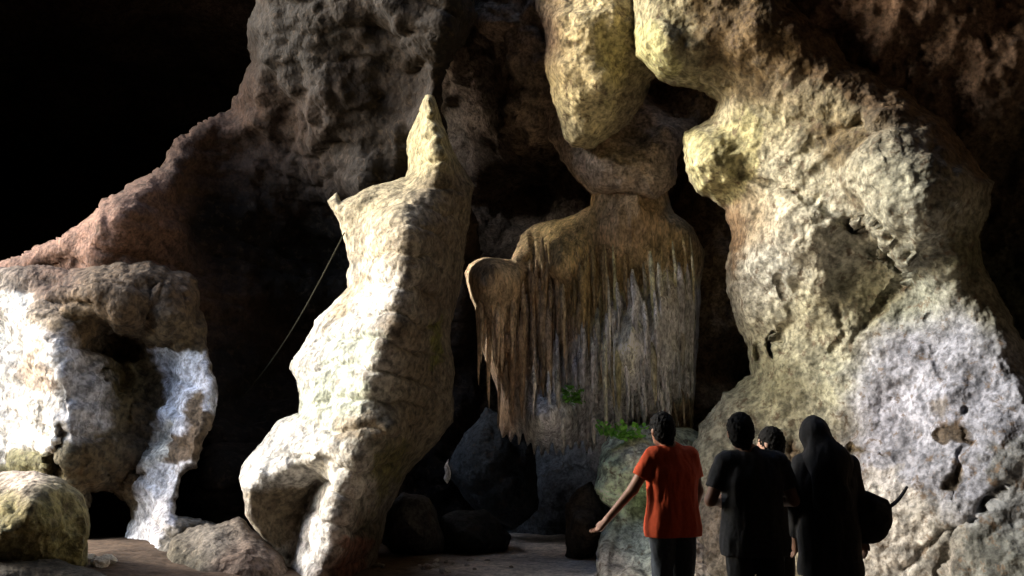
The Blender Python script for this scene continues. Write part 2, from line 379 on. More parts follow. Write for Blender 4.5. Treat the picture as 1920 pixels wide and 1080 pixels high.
# ---- great pale wall on the right
RW = [(1180, -330), (1185, 40), (1196, 110), (1232, 152), (1300, 172), (1345, 192), (1330, 225), (1284, 250), (1278, 320), (1308, 358), (1352, 384), (1368, 440), (1362, 520), (1376, 570),
      (1398, 640), (1406, 708), (1352, 735), (1322, 790), (1296, 835), (1285, 900), (1292, 1000), (1270, 1110), (1260, 1250), (2300, 1250), (2150, 900), (1990, 760), (1925, 660), (1885, 570), (1840, 500),
      (1838, 450), (1862, 340), (1805, 262), (1725, 188), (1595, 108), (1490, 0), (1440, -330)]
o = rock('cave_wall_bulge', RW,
     [(x, y, 10.5 + (d - 10.5) * 0.62) for x, y, d in [(1190, -200, 11.0), (1190, 60, 11.2), (1240, 150, 11.3), (1300, 90, 10.6), (1400, 60, 10.0), (1480, 20, 9.8), (1340, 190, 11.6), (1400, 180, 10.8), (1285, 300, 11.7), (1330, 270, 11.6), (1400, 270, 11.0), (1350, 380, 11.9),
      (1375, 560, 11.9), (1400, 640, 12.0), (1400, 705, 12.0), (1322, 790, 12.1), (1296, 900, 12.0), (1285, 1060, 11.4), (1280, 1240, 11.0),
      (1450, 350, 10.9), (1450, 500, 11.2), (1500, 300, 10.3), (1500, 450, 10.6), (1520, 600, 10.9), (1450, 650, 11.6), (1440, 760, 11.7), (1500, 760, 11.3), (1500, 900, 11.0), (1500, 1080, 10.4),
      (1540, 240, 9.9), (1590, 390, 9.9), (1640, 440, 9.85), (1690, 505, 9.75), (1620, 300, 9.4), (1700, 320, 8.9), (1790, 380, 8.8), (1740, 440, 9.0), (1715, 490, 9.2), (1620, 190, 9.4), (1720, 230, 9.0), (1800, 300, 8.9),
      (1700, 540, 10.0), (1620, 610, 10.4), (1640, 640, 10.2), (1760, 560, 9.4), (1840, 560, 8.9), (1680, 700, 9.8), (1780, 720, 9.0), (1870, 700, 8.5), (1660, 900, 9.7), (1780, 900, 8.8), (1880, 900, 8.2), (1700, 1060, 9.2), (1900, 1060, 7.9), (2100, 1000, 7.4),(2200, 1240, 7.0)]],
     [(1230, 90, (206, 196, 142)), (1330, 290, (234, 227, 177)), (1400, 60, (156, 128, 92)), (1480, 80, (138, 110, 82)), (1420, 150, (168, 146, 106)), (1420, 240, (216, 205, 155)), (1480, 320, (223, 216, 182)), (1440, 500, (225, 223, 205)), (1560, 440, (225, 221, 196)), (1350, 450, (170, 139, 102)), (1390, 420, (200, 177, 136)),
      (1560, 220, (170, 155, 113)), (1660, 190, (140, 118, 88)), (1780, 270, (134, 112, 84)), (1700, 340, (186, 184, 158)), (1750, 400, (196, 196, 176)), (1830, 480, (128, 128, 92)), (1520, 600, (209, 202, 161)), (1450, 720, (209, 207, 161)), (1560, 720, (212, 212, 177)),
      (1640, 560, (168, 164, 120)), (1720, 560, (168, 172, 156)), (1700, 660, (177, 179, 186)), (1800, 640, (163, 168, 172)), (1660, 780, (181, 177, 183)), (1780, 760, (174, 177, 188)), (1860, 720, (154, 160, 167)), (1650, 900, (181, 179, 177)), (1720, 980, (176, 172, 160)), (1850, 880, (132, 137, 133)), (1880, 1020, (96, 98, 91)), (1780, 1060, (140, 133, 121)),  # middle paled, lower right darkened to even out the light there
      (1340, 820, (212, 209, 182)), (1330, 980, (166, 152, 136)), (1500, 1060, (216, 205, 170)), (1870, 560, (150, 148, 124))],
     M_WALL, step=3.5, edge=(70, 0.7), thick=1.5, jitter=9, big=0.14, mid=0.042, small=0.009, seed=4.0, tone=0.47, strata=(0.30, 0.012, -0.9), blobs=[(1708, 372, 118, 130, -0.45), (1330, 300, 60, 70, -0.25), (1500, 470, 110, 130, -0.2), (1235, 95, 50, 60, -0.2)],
     patches=[([(1280, 240), (1330, 258), (1400, 200), (1428, 260), (1420, 330), (1370, 385), (1310, 355), (1278, 320)], (222, 214, 160), .4, .9), ([(1186, 50), (1225, 40), (1264, 100), (1270, 138), (1240, 154), (1196, 120)], (226, 220, 158), .4, .9),
              ([(1506, 240), (1562, 222), (1604, 250), (1556, 292)], (128, 110, 78), .6, .8), ([(1530, 284), (1622, 242), (1642, 264), (1566, 332), (1545, 314)], (122, 106, 76), .6, .8), ([(1580, 350), (1600, 340), (1640, 430), (1620, 436)], (122, 108, 80), .6, .7),
              ([(1480, 0), (1600, 100), (1730, 180), (1810, 262), (1870, 340), (1836, 330), (1740, 250), (1640, 200), (1520, 150), (1440, 60)], (138, 112, 82), .9, .8), ([(1300, 0), (1440, 0), (1520, 130), (1440, 150), (1330, 120)], (150, 126, 88), 1.0, .7),
              ([(1320, 390), (1372, 385), (1400, 420), (1380, 520), (1362, 470)], (146, 116, 84), .8, .8), ([(1640, 600), (1690, 540), (1745, 500), (1760, 600), (1700, 620)], (172, 176, 160), .6, .7),
              ([(1640, 640), (1720, 610), (1800, 600), (1890, 660), (1960, 760), (2100, 1000), (1900, 1000), (1800, 960), (1700, 930), (1600, 900), (1590, 700)], (190, 194, 212), 2.2, .7),  # bluish skylight painted onto the stone
              ([(1600, 900), (1680, 880), (1760, 960), (1700, 1100), (1560, 1100)], (222, 216, 206), 1.0, .6), ([(1860, 840), (1930, 800), (2000, 900), (1960, 1100), (1780, 1100), (1840, 960)], (116, 118, 112), 1.0, .75),
              ([(1745, 812), (1812, 792), (1816, 838), (1806, 830), (1770, 836)], (112, 98, 80), .1, .95), ([(1762, 905), (1806, 862), (1808, 890), (1790, 920), (1766, 926)], (100, 90, 74), .1, .95), ([(1740, 750), (1775, 742), (1770, 785), (1745, 780)], (130, 122, 112), .4, .8),
              ([(1588, 838), (1650, 846), (1668, 862), (1640, 858), (1590, 852)], (128, 112, 84), .15, .95), ([(1464, 828), (1490, 820), (1504, 850), (1494, 880), (1468, 864)], (138, 122, 98), .15, .95)],
     dents=[([(1440, 640), (1452, 620), (1462, 645), (1450, 680), (1440, 672)], 0.35), ([(1412, 650), (1424, 640), (1424, 690), (1414, 690)], 0.3),
            ([(1745, 812), (1812, 792), (1816, 838), (1806, 830), (1770, 836)], 0.05), ([(1762, 905), (1806, 862), (1808, 890), (1790, 920), (1766, 926)], 0.05),
            ([(1588, 838), (1650, 846), (1668, 862), (1640, 858), (1590, 852)], 0.1), ([(1466, 830), (1490, 822), (1500, 850), (1492, 876), (1470, 862)], 0.1),
            ([(1740, 750), (1775, 742), (1770, 785), (1745, 780)], 0.04)],
     cracks=[([(1628, 425), (1655, 462), (1694, 506)], 7, .26), ([(1395, 330), (1440, 345), (1530, 380), (1600, 430), (1640, 470)], 5, .12), ([(1500, 300), (1560, 250), (1610, 235)], 9, .10), ([(1530, 335), (1590, 290), (1640, 262)], 9, .10),
             ([(1700, 512), (1660, 560), (1622, 612), (1600, 640)], 4, .12), ([(1420, 210), (1470, 235), (1520, 225)], 5, .1), ([(1740, 600), (1760, 690)], 4, .06), ([(1810, 770), (1800, 860), (1785, 960)], 4, .09),
             ([(1850, 940), (1760, 1010), (1700, 1060)], 6, .08), ([(1880, 900), (1800, 1000), (1760, 1075)], 6, .12), ([(1460, 520), (1480, 600), (1450, 660)], 5, .08), ([(1560, 560), (1590, 620), (1560, 660)], 4, .07)])
tag(o, 'great pale mottled limestone wall bulging out on the right', kind='structure')

# ---- hanging yellow boulder and the grey dome under it
o = rock('hanging_rock', [(985, -330), (1000, 0), (1018, 60), (1022, 120), (1040, 190), (1055, 250), (1075, 279), (1112, 276), (1142, 256), (1180, 232), (1212, 190), (1226, 150), (1262, 120), (1290, -330)],
     [(1000, -200, 11.9), (1005, 0, 12.3), (1040, 100, 12.0), (1070, 220, 12.2), (1100, 270, 12.4), (1100, 60, 11.6), (1130, 160, 11.7), (1180, 60, 11.6), (1200, 160, 12.2), (1160, 230, 12.4), (1250, 0, 11.8), (1250, -250, 11.6)],
     [(1100, 60, (190, 172, 120)), (1100, 200, (202, 186, 132)), (1170, 100, (166, 150, 100)), (1200, 210, (140, 124, 98)), (1005, 60, (132, 104, 80))],
     M_WALL, step=3.5, edge=(45, 0.5), thick=1.2, jitter=6, big=0.14, mid=0.07, small=0.02, seed=5.0)
tag(o, 'yellowish limestone block hanging from the roof above the curtain', 'rock')
o = rock('rock_dome', [(985, -200), (960, 60), (1000, 160), (1035, 270), (1062, 312), (1110, 362), (1170, 385), (1232, 382), (1268, 346), (1284, 262), (1330, 215), (1420, 250), (1400, 100), (1300, -200)],
     [(1000, 0, 14.2), (1020, 200, 14.0), (1062, 310, 13.6), (1170, 370, 13.2), (1150, 300, 12.9), (1240, 330, 12.9), (1220, 260, 13.0), (1270, 200, 13.8), (1240, 175, 14.4), (1320, 215, 13.4), (1380, 230, 12.8), (1200, 0, 13.6), (1350, -100, 13)],
     [(1100, 330, (206, 184, 160)), (1230, 330, (200, 178, 154)), (1330, 220, (190, 158, 116)), (980, 60, (140, 112, 88))],
     M_DARK, step=4, edge=(50, 0.6), thick=1.2, jitter=7, big=0.18, mid=0.08, small=0.02, seed=6.0)
tag(o, 'grey brown rounded rock under the yellow hanging block', 'rock')

# ---- pale pillar: lit left flank, sharp arris, shaded layered right flank
PL_L = [(798, 176), (776, 228), (765, 262), (763, 318), (758, 334), (700, 350), (665, 364), (642, 377), (632, 361), (614, 378), (628, 402), (640, 430), (651, 470), (657, 492), (649, 515), (654, 538),
        (620, 575), (590, 600), (570, 640), (545, 678), (540, 692), (558, 712), (562, 735), (558, 772), (520, 790), (490, 830), (450, 875), (445, 897), (455, 925), (460, 968), (490, 1010), (520, 1037), (540, 1080), (545, 1160)]
PL_A = [(803, 186), (812, 225), (830, 262), (830, 318), (812, 350), (803, 402), (772, 410), (750, 408), (770, 436), (773, 490), (765, 520), (750, 560), (755, 610), (725, 640), (704, 690), (692, 702), (695, 768), (722, 800), (735, 806),
        (692, 830), (680, 868), (640, 910), (625, 942), (620, 990), (638, 1010), (610, 1050), (575, 1120)]
PL_R = [(812, 176), (836, 248), (852, 290), (890, 350), (886, 392), (875, 440), (870, 520), (851, 580), (845, 640), (852, 700), (851, 790), (812, 832), (762, 890), (730, 960), (712, 1030), (696, 1090), (690, 1160)]
pl = PL_L + [(690, 1160)] + PL_R[::-1][1:]
ct = line(PL_A, [11.9] * 5 + [11.6, 11.35, 11.3] + [11.05] * 10 + [10.95] * 9, 44)
ct += line(PL_L, [12.9] * 4 + [12.6, 12.4, 12.4, 12.4, 12.5, 12.6] + [12.4] * 10 + [12.2] * 7 + [11.8, 11.55, 11.5, 11.6, 11.75, 11.85, 11.9], 36)
ct += line(PL_R, [12.8] * 3 + [12.7] * 6 + [12.5] * 8, 22)
ct += line([(600, 902), (588, 940), (552, 990), (538, 1045)], 12.05, 8) + [(590, 860, 11.15), (540, 880, 11.4), (490, 890, 11.55), (500, 930, 11.7), (570, 912, 11.85)]
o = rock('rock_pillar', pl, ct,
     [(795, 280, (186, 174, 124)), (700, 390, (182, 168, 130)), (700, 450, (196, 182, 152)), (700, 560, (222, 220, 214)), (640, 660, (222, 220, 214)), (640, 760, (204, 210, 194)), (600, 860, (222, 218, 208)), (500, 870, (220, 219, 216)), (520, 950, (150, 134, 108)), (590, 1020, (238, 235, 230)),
      (850, 360, (118, 102, 82)), (820, 440, (114, 98, 80)), (810, 560, (114, 98, 80)), (790, 700, (104, 90, 68)), (770, 780, (104, 90, 66)), (760, 620, (120, 104, 80)), (740, 850, (98, 88, 56)), (680, 1000, (90, 80, 58)), (640, 1060, (104, 76, 60))],  # bright left and shaded right flank painted into the colours
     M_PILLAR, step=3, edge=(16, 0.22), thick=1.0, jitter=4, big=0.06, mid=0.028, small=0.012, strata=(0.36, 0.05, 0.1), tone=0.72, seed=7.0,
     patches=[([(650, 520), (700, 510), (660, 590), (600, 620)], (176, 156, 120), 1.0, .7), ([(620, 630), (720, 620), (700, 680), (640, 720), (600, 740)], (196, 204, 188), 1.0, .8), ([(560, 740), (690, 720), (680, 770), (560, 800)], (186, 194, 176), 1.0, .7), ([(500, 800), (600, 800), (590, 850), (480, 880)], (200, 200, 196), 1.0, .6),
              ([(640, 790), (700, 780), (720, 800), (640, 840)], (180, 160, 130), .9, .6), ([(460, 925), (590, 905), (580, 950), (535, 1030), (490, 1010)], (132, 118, 96), .4, .9), ([(800, 600), (820, 590), (825, 680), (800, 690)], (110, 112, 44), .8, .8), ([(690, 850), (760, 820), (740, 900), (700, 960)], (96, 92, 48), 1.0, .7), ([(630, 1010), (690, 1010), (690, 1080), (620, 1080)], (116, 74, 58), .6, .8)])  # grey brown patch on the foot lobe is painted shade
tag(o, 'tall pale limestone pillar with a brightly lit left flank', 'rock pillar')

# ---- outcrop and boulder at the left
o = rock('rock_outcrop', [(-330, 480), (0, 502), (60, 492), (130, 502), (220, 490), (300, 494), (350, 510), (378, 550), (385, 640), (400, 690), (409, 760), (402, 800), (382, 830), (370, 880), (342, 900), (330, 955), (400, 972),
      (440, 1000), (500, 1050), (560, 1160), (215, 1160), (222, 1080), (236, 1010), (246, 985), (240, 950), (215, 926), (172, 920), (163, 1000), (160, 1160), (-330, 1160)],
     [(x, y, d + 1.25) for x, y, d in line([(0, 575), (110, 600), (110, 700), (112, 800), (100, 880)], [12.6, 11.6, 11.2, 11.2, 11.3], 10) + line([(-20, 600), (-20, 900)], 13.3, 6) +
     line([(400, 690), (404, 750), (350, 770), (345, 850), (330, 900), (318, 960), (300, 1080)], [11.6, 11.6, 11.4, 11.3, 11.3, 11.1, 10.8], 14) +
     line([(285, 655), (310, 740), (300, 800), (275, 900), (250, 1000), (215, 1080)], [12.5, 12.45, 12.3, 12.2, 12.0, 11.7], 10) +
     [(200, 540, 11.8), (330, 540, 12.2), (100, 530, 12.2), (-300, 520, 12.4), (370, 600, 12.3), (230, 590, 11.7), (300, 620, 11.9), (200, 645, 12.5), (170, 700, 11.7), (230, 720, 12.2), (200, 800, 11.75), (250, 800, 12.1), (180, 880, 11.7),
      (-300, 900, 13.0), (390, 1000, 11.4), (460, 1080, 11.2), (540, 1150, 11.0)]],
     [(100, 520, (92, 66, 50)), (250, 520, (92, 72, 50)), (200, 560, (94, 74, 52)), (330, 560, (94, 74, 54)), (340, 630, (98, 82, 58)), (40, 650, (206, 196, 180)), (60, 780, (200, 190, 176)), (150, 620, (120, 94, 56)), (230, 720, (104, 90, 50)), (180, 860, (104, 88, 58)), (60, 860, (116, 110, 66)), (340, 820, (108, 90, 72)), (380, 985, (120, 116, 108)), (430, 1060, (84, 70, 58))],  # brown brow and olive middle deepened with painted shade
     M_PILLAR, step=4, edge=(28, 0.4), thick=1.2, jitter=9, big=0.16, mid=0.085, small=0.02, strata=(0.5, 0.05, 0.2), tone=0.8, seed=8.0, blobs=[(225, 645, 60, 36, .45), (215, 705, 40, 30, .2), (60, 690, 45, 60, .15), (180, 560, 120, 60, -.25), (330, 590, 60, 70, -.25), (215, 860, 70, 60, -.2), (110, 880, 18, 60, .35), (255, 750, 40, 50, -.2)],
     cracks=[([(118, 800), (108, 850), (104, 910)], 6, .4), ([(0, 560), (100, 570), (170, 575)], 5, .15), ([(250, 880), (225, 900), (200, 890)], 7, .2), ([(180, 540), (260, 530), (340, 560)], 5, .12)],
     patches=[([(-330, 548), (60, 550), (66, 600), (100, 640), (112, 690), (112, 775), (104, 850), (40, 835), (0, 870), (-330, 900)], (236, 230, 220), .5, .9), ([(108, 640), (140, 650), (190, 720), (205, 800), (150, 818), (112, 800)], (214, 214, 220), 1.6, .85),  # white patches paint the light that falls on the outcrop
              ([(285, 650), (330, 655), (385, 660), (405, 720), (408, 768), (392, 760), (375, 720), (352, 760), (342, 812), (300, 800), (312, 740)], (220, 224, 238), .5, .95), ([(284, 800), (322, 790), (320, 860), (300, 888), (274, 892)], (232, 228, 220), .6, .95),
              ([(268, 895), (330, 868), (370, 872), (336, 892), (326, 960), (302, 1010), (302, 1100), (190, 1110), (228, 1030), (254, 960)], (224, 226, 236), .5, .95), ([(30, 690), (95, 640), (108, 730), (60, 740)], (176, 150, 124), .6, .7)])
tag(o, 'sunlit limestone outcrop with a brown domed brow and white streaks of painted light', 'rock outcrop')
o = rock('rock_ledge', [(318, 1020), (352, 992), (400, 985), (450, 962), (490, 1000), (535, 1050), (552, 1100), (560, 1180), (300, 1180)],
     [(350, 1000, 11.9), (450, 975, 11.9), (400, 1030, 11.2), (480, 1050, 11.2), (330, 1080, 11.1), (440, 1100, 10.8), (540, 1120, 11.1), (420, 1170, 10.7)],
     [(380, 1000, (110, 102, 92)), (440, 1060, (104, 84, 70)), (340, 1060, (84, 76, 58))], M_DARK, step=4, edge=(30, 0.35), thick=0.8, jitter=7, big=0.12, mid=0.07, small=0.015, seed=16.0)
tag(o, 'low dark brown rock ledge between the streaked outcrop and the pale pillar', 'rock')
o = rock('rock_ledge', [(-160, 1056), (0, 1046), (70, 1050), (150, 1058), (196, 1076), (230, 1110), (240, 1190), (-160, 1190)],
     [(-150, 1060, 9.8), (60, 1055, 9.6), (180, 1075, 9.6), (0, 1110, 9.0), (140, 1120, 9.1), (60, 1180, 8.9), (-150, 1150, 9.1)],
     [(60, 1070, (74, 66, 52))], M_DARK, step=4, edge=(26, 0.3), thick=0.7, jitter=6, big=0.08, mid=0.05, small=0.012, seed=17.0)
tag(o, 'low dark rock mound in front of the mossy olive boulder', 'rock')
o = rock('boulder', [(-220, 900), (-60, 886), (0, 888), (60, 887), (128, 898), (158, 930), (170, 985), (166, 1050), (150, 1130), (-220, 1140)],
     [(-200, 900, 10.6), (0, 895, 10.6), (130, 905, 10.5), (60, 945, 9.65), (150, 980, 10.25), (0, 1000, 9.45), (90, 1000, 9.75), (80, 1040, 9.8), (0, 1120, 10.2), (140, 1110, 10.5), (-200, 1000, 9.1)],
     [(40, 893, (190, 170, 150)), (20, 960, (128, 118, 66)), (90, 960, (122, 114, 58)), (120, 1030, (110, 102, 52)), (20, 1060, (84, 80, 46))],  # sunlight on the top edge painted as a paler colour
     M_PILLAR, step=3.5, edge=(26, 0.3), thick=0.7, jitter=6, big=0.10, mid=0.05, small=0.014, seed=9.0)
tag(o, 'rounded mossy olive boulder with a sunlit top edge below the outcrop', 'boulder')

# ---- green rock, pale foot of the curtain and the dim boulders of the alcove
o = rock('rock_shoulder', [(1186, 792), (1150, 806), (1132, 836), (1122, 880), (1110, 915), (1128, 942), (1152, 962), (1126, 1000), (1118, 1060), (1120, 1120), (1400, 1130), (1400, 860), (1300, 800), (1250, 800)],
     [(x, y, d - 0.45) for x, y, d in line([(1180, 800), (1140, 860), (1130, 920), (1180, 960)], [12.9, 12.5, 12.3, 12.3], 8) + [(1190, 850, 12.3), (1230, 900, 12.2), (1160, 990, 12.3), (1220, 1010, 11.9), (1220, 960, 12.5), (1130, 1060, 11.7), (1300, 1060, 11.4), (1350, 850, 13), (1380, 1000, 12)]],
     [(1150, 880, (192, 216, 182)), (1190, 850, (210, 210, 194)), (1140, 930, (196, 220, 184)), (1210, 930, (166, 204, 140)), (1200, 1010, (176, 192, 182)), (1150, 1050, (180, 172, 160)), (1320, 1030, (190, 176, 158))],
     M_WALL, step=3.5, edge=(26, 0.35), thick=0.8, jitter=6, big=0.12, mid=0.08, small=0.02, seed=10.0)
tag(o, 'greenish algae covered rock shoulder below the stalactite curtain', 'rock')
def alcove(name_label, cx, cy, rx, ry, Y, col, seed):
    a = np.linspace(0, 2 * np.pi, 11)[:-1]
    poly = [(cx + rx * math.cos(t) * (1 + .18 * math.sin(3 * t + seed)), cy + ry * math.sin(t) * (1 + .15 * math.cos(2 * t + seed))) for t in a]
    ctr = [(x, y, Y + .45) for x, y in poly] + [(cx - rx * .2, cy - ry * .1, Y), (cx + rx * .3, cy + ry * .3, Y + .1)]
    o = rock('boulder', poly, ctr, [(cx, cy - ry, col), (cx, cy + ry, tuple(int(c * .9) for c in col))], M_DARK, step=4.5, edge=(rx * .35, .25), thick=.6, jitter=5, big=.09, mid=.06, small=.015, seed=seed)
    return tag(o, name_label, 'boulder')
alcove('dim bluish boulder at the back of the black alcove under the curtain', 935, 880, 85, 110, 14.6, (44, 50, 56), 11.0)
alcove('dim slanting boulder leaning beside the foot of the pale pillar', 772, 985, 62, 70, 13.0, (66, 64, 64), 12.0)
alcove('low dark boulder lying on the alcove floor beside the slanting boulder', 880, 1000, 75, 52, 13.4, (44, 44, 42), 13.0)
alcove('brown upright boulder between the black alcove and the greenish rock', 1095, 985, 42, 82, 12.7, (96, 80, 62), 14.0)

# ---- stalactite curtain
rs = np.random.default_rng(5)
ECT = [(885, 500, 13.6), (930, 490, 13.3), (960, 520, 13.5), (1000, 430, 14.2), (1050, 470, 13.6), (1120, 370, 13.6), (1180, 380, 13.2), (1240, 390, 13.4), (1290, 440, 13.3), (1310, 520, 13.6), (1180, 480, 13.2), (1100, 560, 13.3), (1050, 600, 13.5),
       (950, 640, 13.5), (900, 640, 13.9), (1000, 600, 13.6), (960, 780, 13.7), (940, 740, 13.9), (1040, 760, 13.2), (1000, 780, 13.0), (1090, 700, 13.4), (1130, 690, 13.1), (1180, 620, 12.9), (1160, 700, 13.0), (1240, 560, 12.9), (1260, 680, 12.9), (1300, 650, 13.5), (1290, 800, 13.4), (1240, 800, 13.0), (1190, 770, 13.1), (1100, 800, 13.4), (1040, 840, 13.2), (1140, 560, 13.4)]
root = bpy.data.objects.new('flowstone_curtain', None); COL.objects.link(root)
rl = world_pt(1100, 850, 13.6); root.location = rl; root.empty_display_size = 0.2
tag(root, 'brown flowstone curtain with many hanging stalactites at the back of the cave', 'flowstone')
def flow_col(x, y):
    pts = [(920, 520, (146, 124, 92)), (1060, 450, (156, 134, 84)), (1180, 420, (146, 122, 92)), (1000, 560, (134, 110, 80)), (1090, 560, (142, 120, 72)), (1180, 520, (150, 128, 88)), (1290, 470, (150, 132, 90)), (960, 680, (138, 112, 80)), (1040, 640, (126, 104, 70)), (1090, 690, (220, 222, 236)),
           (1050, 790, (200, 206, 220)), (1110, 790, (210, 206, 196)), (1000, 800, (150, 152, 146)), (1180, 600, (226, 216, 168)), (1170, 700, (230, 222, 178)), (1240, 600, (232, 224, 190)), (1250, 700, (224, 216, 190)), (1280, 640, (230, 224, 206)), (1200, 790, (184, 182, 178)), (1290, 800, (130, 110, 76)), (1140, 700, (140, 122, 82)), (940, 780, (132, 106, 76))]
    return pts
EPOLY = [(880, 496), (905, 482), (958, 486), (978, 440), (1005, 418), (1060, 408), (1108, 384), (1112, 340), (1250, 350), (1262, 400), (1300, 425), (1322, 470), (1315, 540), (1310, 620), (1306, 700), (1300, 800), (1290, 845), (1240, 850), (1205, 808), (1150, 796), (1118, 826), (1112, 845), (1060, 852), (1000, 852), (978, 832), (958, 832), (936, 800), (934, 740), (906, 660), (890, 580), (872, 512)]
TEETH = []
for k, x in enumerate(np.arange(1288, 944, -7.0)):
    yb = float(np.interp(x, [940, 960, 980, 1010, 1060, 1112, 1120, 1150, 1205, 1240, 1290], [800, 826, 830, 848, 850, 842, 822, 796, 806, 846, 842]))
    TEETH.append((x, yb + (rs.uniform(0, 16) if k % 2 else -rs.uniform(4, 30))))
i0 = EPOLY.index((1290, 845)); i1 = EPOLY.index((936, 800))
EPOLY = EPOLY[:i0] + TEETH + EPOLY[i1:]
body = rock('curtain_body', EPOLY, ECT, flow_col(0, 0), M_FLOW, step=2.6, edge=(30, 0.4), thick=1.2, jitter=3, big=0.14, mid=0.05, small=0.012, flutes=(0.12, 0.06), tone=2.2, seed=15.0, blobs=[(925, 550, 62, 90, -.40), (1010, 560, 40, 120, .25), (1060, 480, 60, 70, -.25), (1130, 680, 34, 70, .40), (1180, 650, 42, 130, -.35), (1215, 560, 22, 60, .25), (1250, 620, 48, 150, -.30), (1085, 640, 40, 90, -.15), (1030, 660, 36, 70, .30), (1035, 790, 60, 60, -.35), (960, 700, 40, 110, -.25), (1180, 430, 60, 60, -.25)],
     patches=[([(1140, 560), (1200, 590), (1195, 660), (1170, 760), (1150, 760), (1150, 640)], (206, 196, 150), .8, .6), ([(1215, 500), (1290, 540), (1300, 700), (1260, 790), (1215, 760), (1225, 620)], (204, 196, 164), .9, .6), ([(1070, 640), (1105, 640), (1110, 740), (1075, 740)], (210, 214, 226), .6, .8), ([(1035, 760), (1120, 750), (1120, 850), (1035, 850)], (176, 178, 176), .8, .6)])
body.location = np.array(body.location) - rl; body.parent = root
def strand(name, x, y0, y1, Y, r0, r1, parent, ploc, mat, col=None, lean=0.0, ns=9, nr=13):
    """one dripstone column from y0 down to y1, tapering with swellings"""
    A = world_pt(x, y0, Y); Z0, Z1 = A[2], world_pt(x, y1, Y)[2]
    t = np.linspace(0, 1, nr); sd = rs.uniform(0, 90)
    rad = (r0 + (r1 - r0) * t ** 0.8) * (1 + 0.35 * noise3(np.stack([t * 5 + sd, t * 0 + sd, t * 0], -1))); rad *= np.clip(t / 0.35 + 0.12, 0, 1) ** 0.7; rad[-1] *= 0.2; rad[-2] *= 0.65
    cx = A[0] + 0.03 * noise3(np.stack([t * 3 + sd, t * 0 + 5, t * 0 + sd], -1)) + lean * t
    cy = A[1] - 0.02 + 0.16 * np.clip(1 - t / 0.45, 0, 1) ** 1.5 + 0.03 * noise3(np.stack([t * 3, t * 0 + sd, t * 0 + 9], -1))
    th = np.linspace(0, 2 * np.pi, ns, endpoint=False)
    wob = 1 + 0.25 * noise3(np.stack([np.cos(th)[None] * 1.3 + 0 * t[:, None], np.sin(th)[None] * 1.3 + 0 * t[:, None], t[:, None] * 4 + sd + 0 * th[None]], -1))
    V = np.stack([cx[:, None] + rad[:, None] * np.cos(th) * wob, cy[:, None] + rad[:, None] * np.sin(th) * wob, np.repeat((Z0 + (Z1 - Z0) * t)[:, None], ns, 1)], -1).reshape(-1, 3)
    F = [[i * ns + j, i * ns + (j + 1) % ns, (i + 1) * ns + (j + 1) % ns, (i + 1) * ns + j] for i in range(nr - 1) for j in range(ns)]
    k = len(V); V = np.concatenate([V, [[cx[0], cy[0], Z0 + .01], [cx[-1], cy[-1], Z1 - .015]]])
    F += [[k, (j + 1) % ns, j, j] for j in range(ns)] + [[k + 1, (nr - 1) * ns + j, (nr - 1) * ns + (j + 1) % ns, (nr - 1) * ns + (j + 1) % ns] for j in range(ns)]
    quads = [f for f in F if len(set(f)) == 4]; tris = [f[:3] for f in F if len(set(f)) == 3]
    me = bpy.data.meshes.new(name); me.from_pydata((V - ploc).tolist(), [], quads + tris)
    me.polygons.foreach_set('use_smooth', np.ones(len(me.polygons), bool))
    c = lin(col) if col is not None else shepard(flow_col(0, 0), np.array([[x, (y0 + y1) / 2.0]]))[0]
    c = np.minimum(c * rs.uniform(0.8, 1.15) * (2.2 if col is None else 1.1), 0.82)
    at = me.color_attributes.new('Col', 'FLOAT_COLOR', 'POINT')
    at.data.foreach_set('color', np.tile(np.append(c, 1), len(V)).astype(np.float32))
    return link(name, me, mat, parent)
def e_depth(x, y): return float(rbf(ECT, np.array([[x, y]], float))[0])
def strands(n, x0, x1, ya, yb, len0, len1, r0, r1, off=-0.03):
    for k in range(n):
        x = x0 + (x1 - x0) * (k + rs.uniform(0.1, 0.9)) / n; y = rs.uniform(ya, yb); l = rs.uniform(len0, len1)
        if seg_dist(np.array([[x, y]]), EPOLY)[0] < 6: continue
        r = rs.uniform(r0, r1)
        strand('stalactite', x, y, y + l, min(e_depth(x, y + l * .2), e_depth(x, y + l * .8) + .12) + off - r * .3 - rs.uniform(.02, .30), r, r * .35, root, rl, M_FLOW)
strands(15, 885, 990, 500, 570, 90, 200, .03, .06)
strands(26, 990, 1160, 440, 520, 90, 210, .025, .055)
strands(20, 990, 1160, 560, 640, 80, 170, .025, .06)
strands(24, 1150, 1305, 420, 560, 80, 190, .025, .055)
strands(26, 1145, 1300, 590, 690, 60, 150, .02, .05)
strands(12, 930, 1030, 600, 700, 60, 130, .03, .06)
strands(14, 1150, 1295, 690, 760, 40, 90, .018, .035)
strands(9, 900, 1060, 520, 600, 120, 220, .05, .085, -.12)
strands(12, 1070, 1300, 470, 640, 110, 220, .045, .085, -.12)
for x, y0, y1, r, c in ((1090, 640, 745, .085, (226, 228, 240)), (1079, 665, 740, .05, (214, 216, 230)), (1056, 760, 838, .055, (226, 222, 214)), (1113, 765, 840, .05, (222, 216, 204)), (1278, 600, 690, .05, (216, 212, 200)), (1269, 780, 842, .035, (206, 206, 206)),
                        (1158, 640, 770, .06, (214, 206, 160)), (1225, 640, 760, .055, (208, 200, 170)), (1205, 730, 800, .045, (196, 196, 196)), (1045, 690, 790, .05, (190, 190, 180)), (1240, 720, 815, .04, (206, 206, 200))):
    strand('stalactite', x, y0, y1, e_depth(x, (y0 + y1) / 2) - .34, r, r * .4, root, rl, M_FLOW, c)
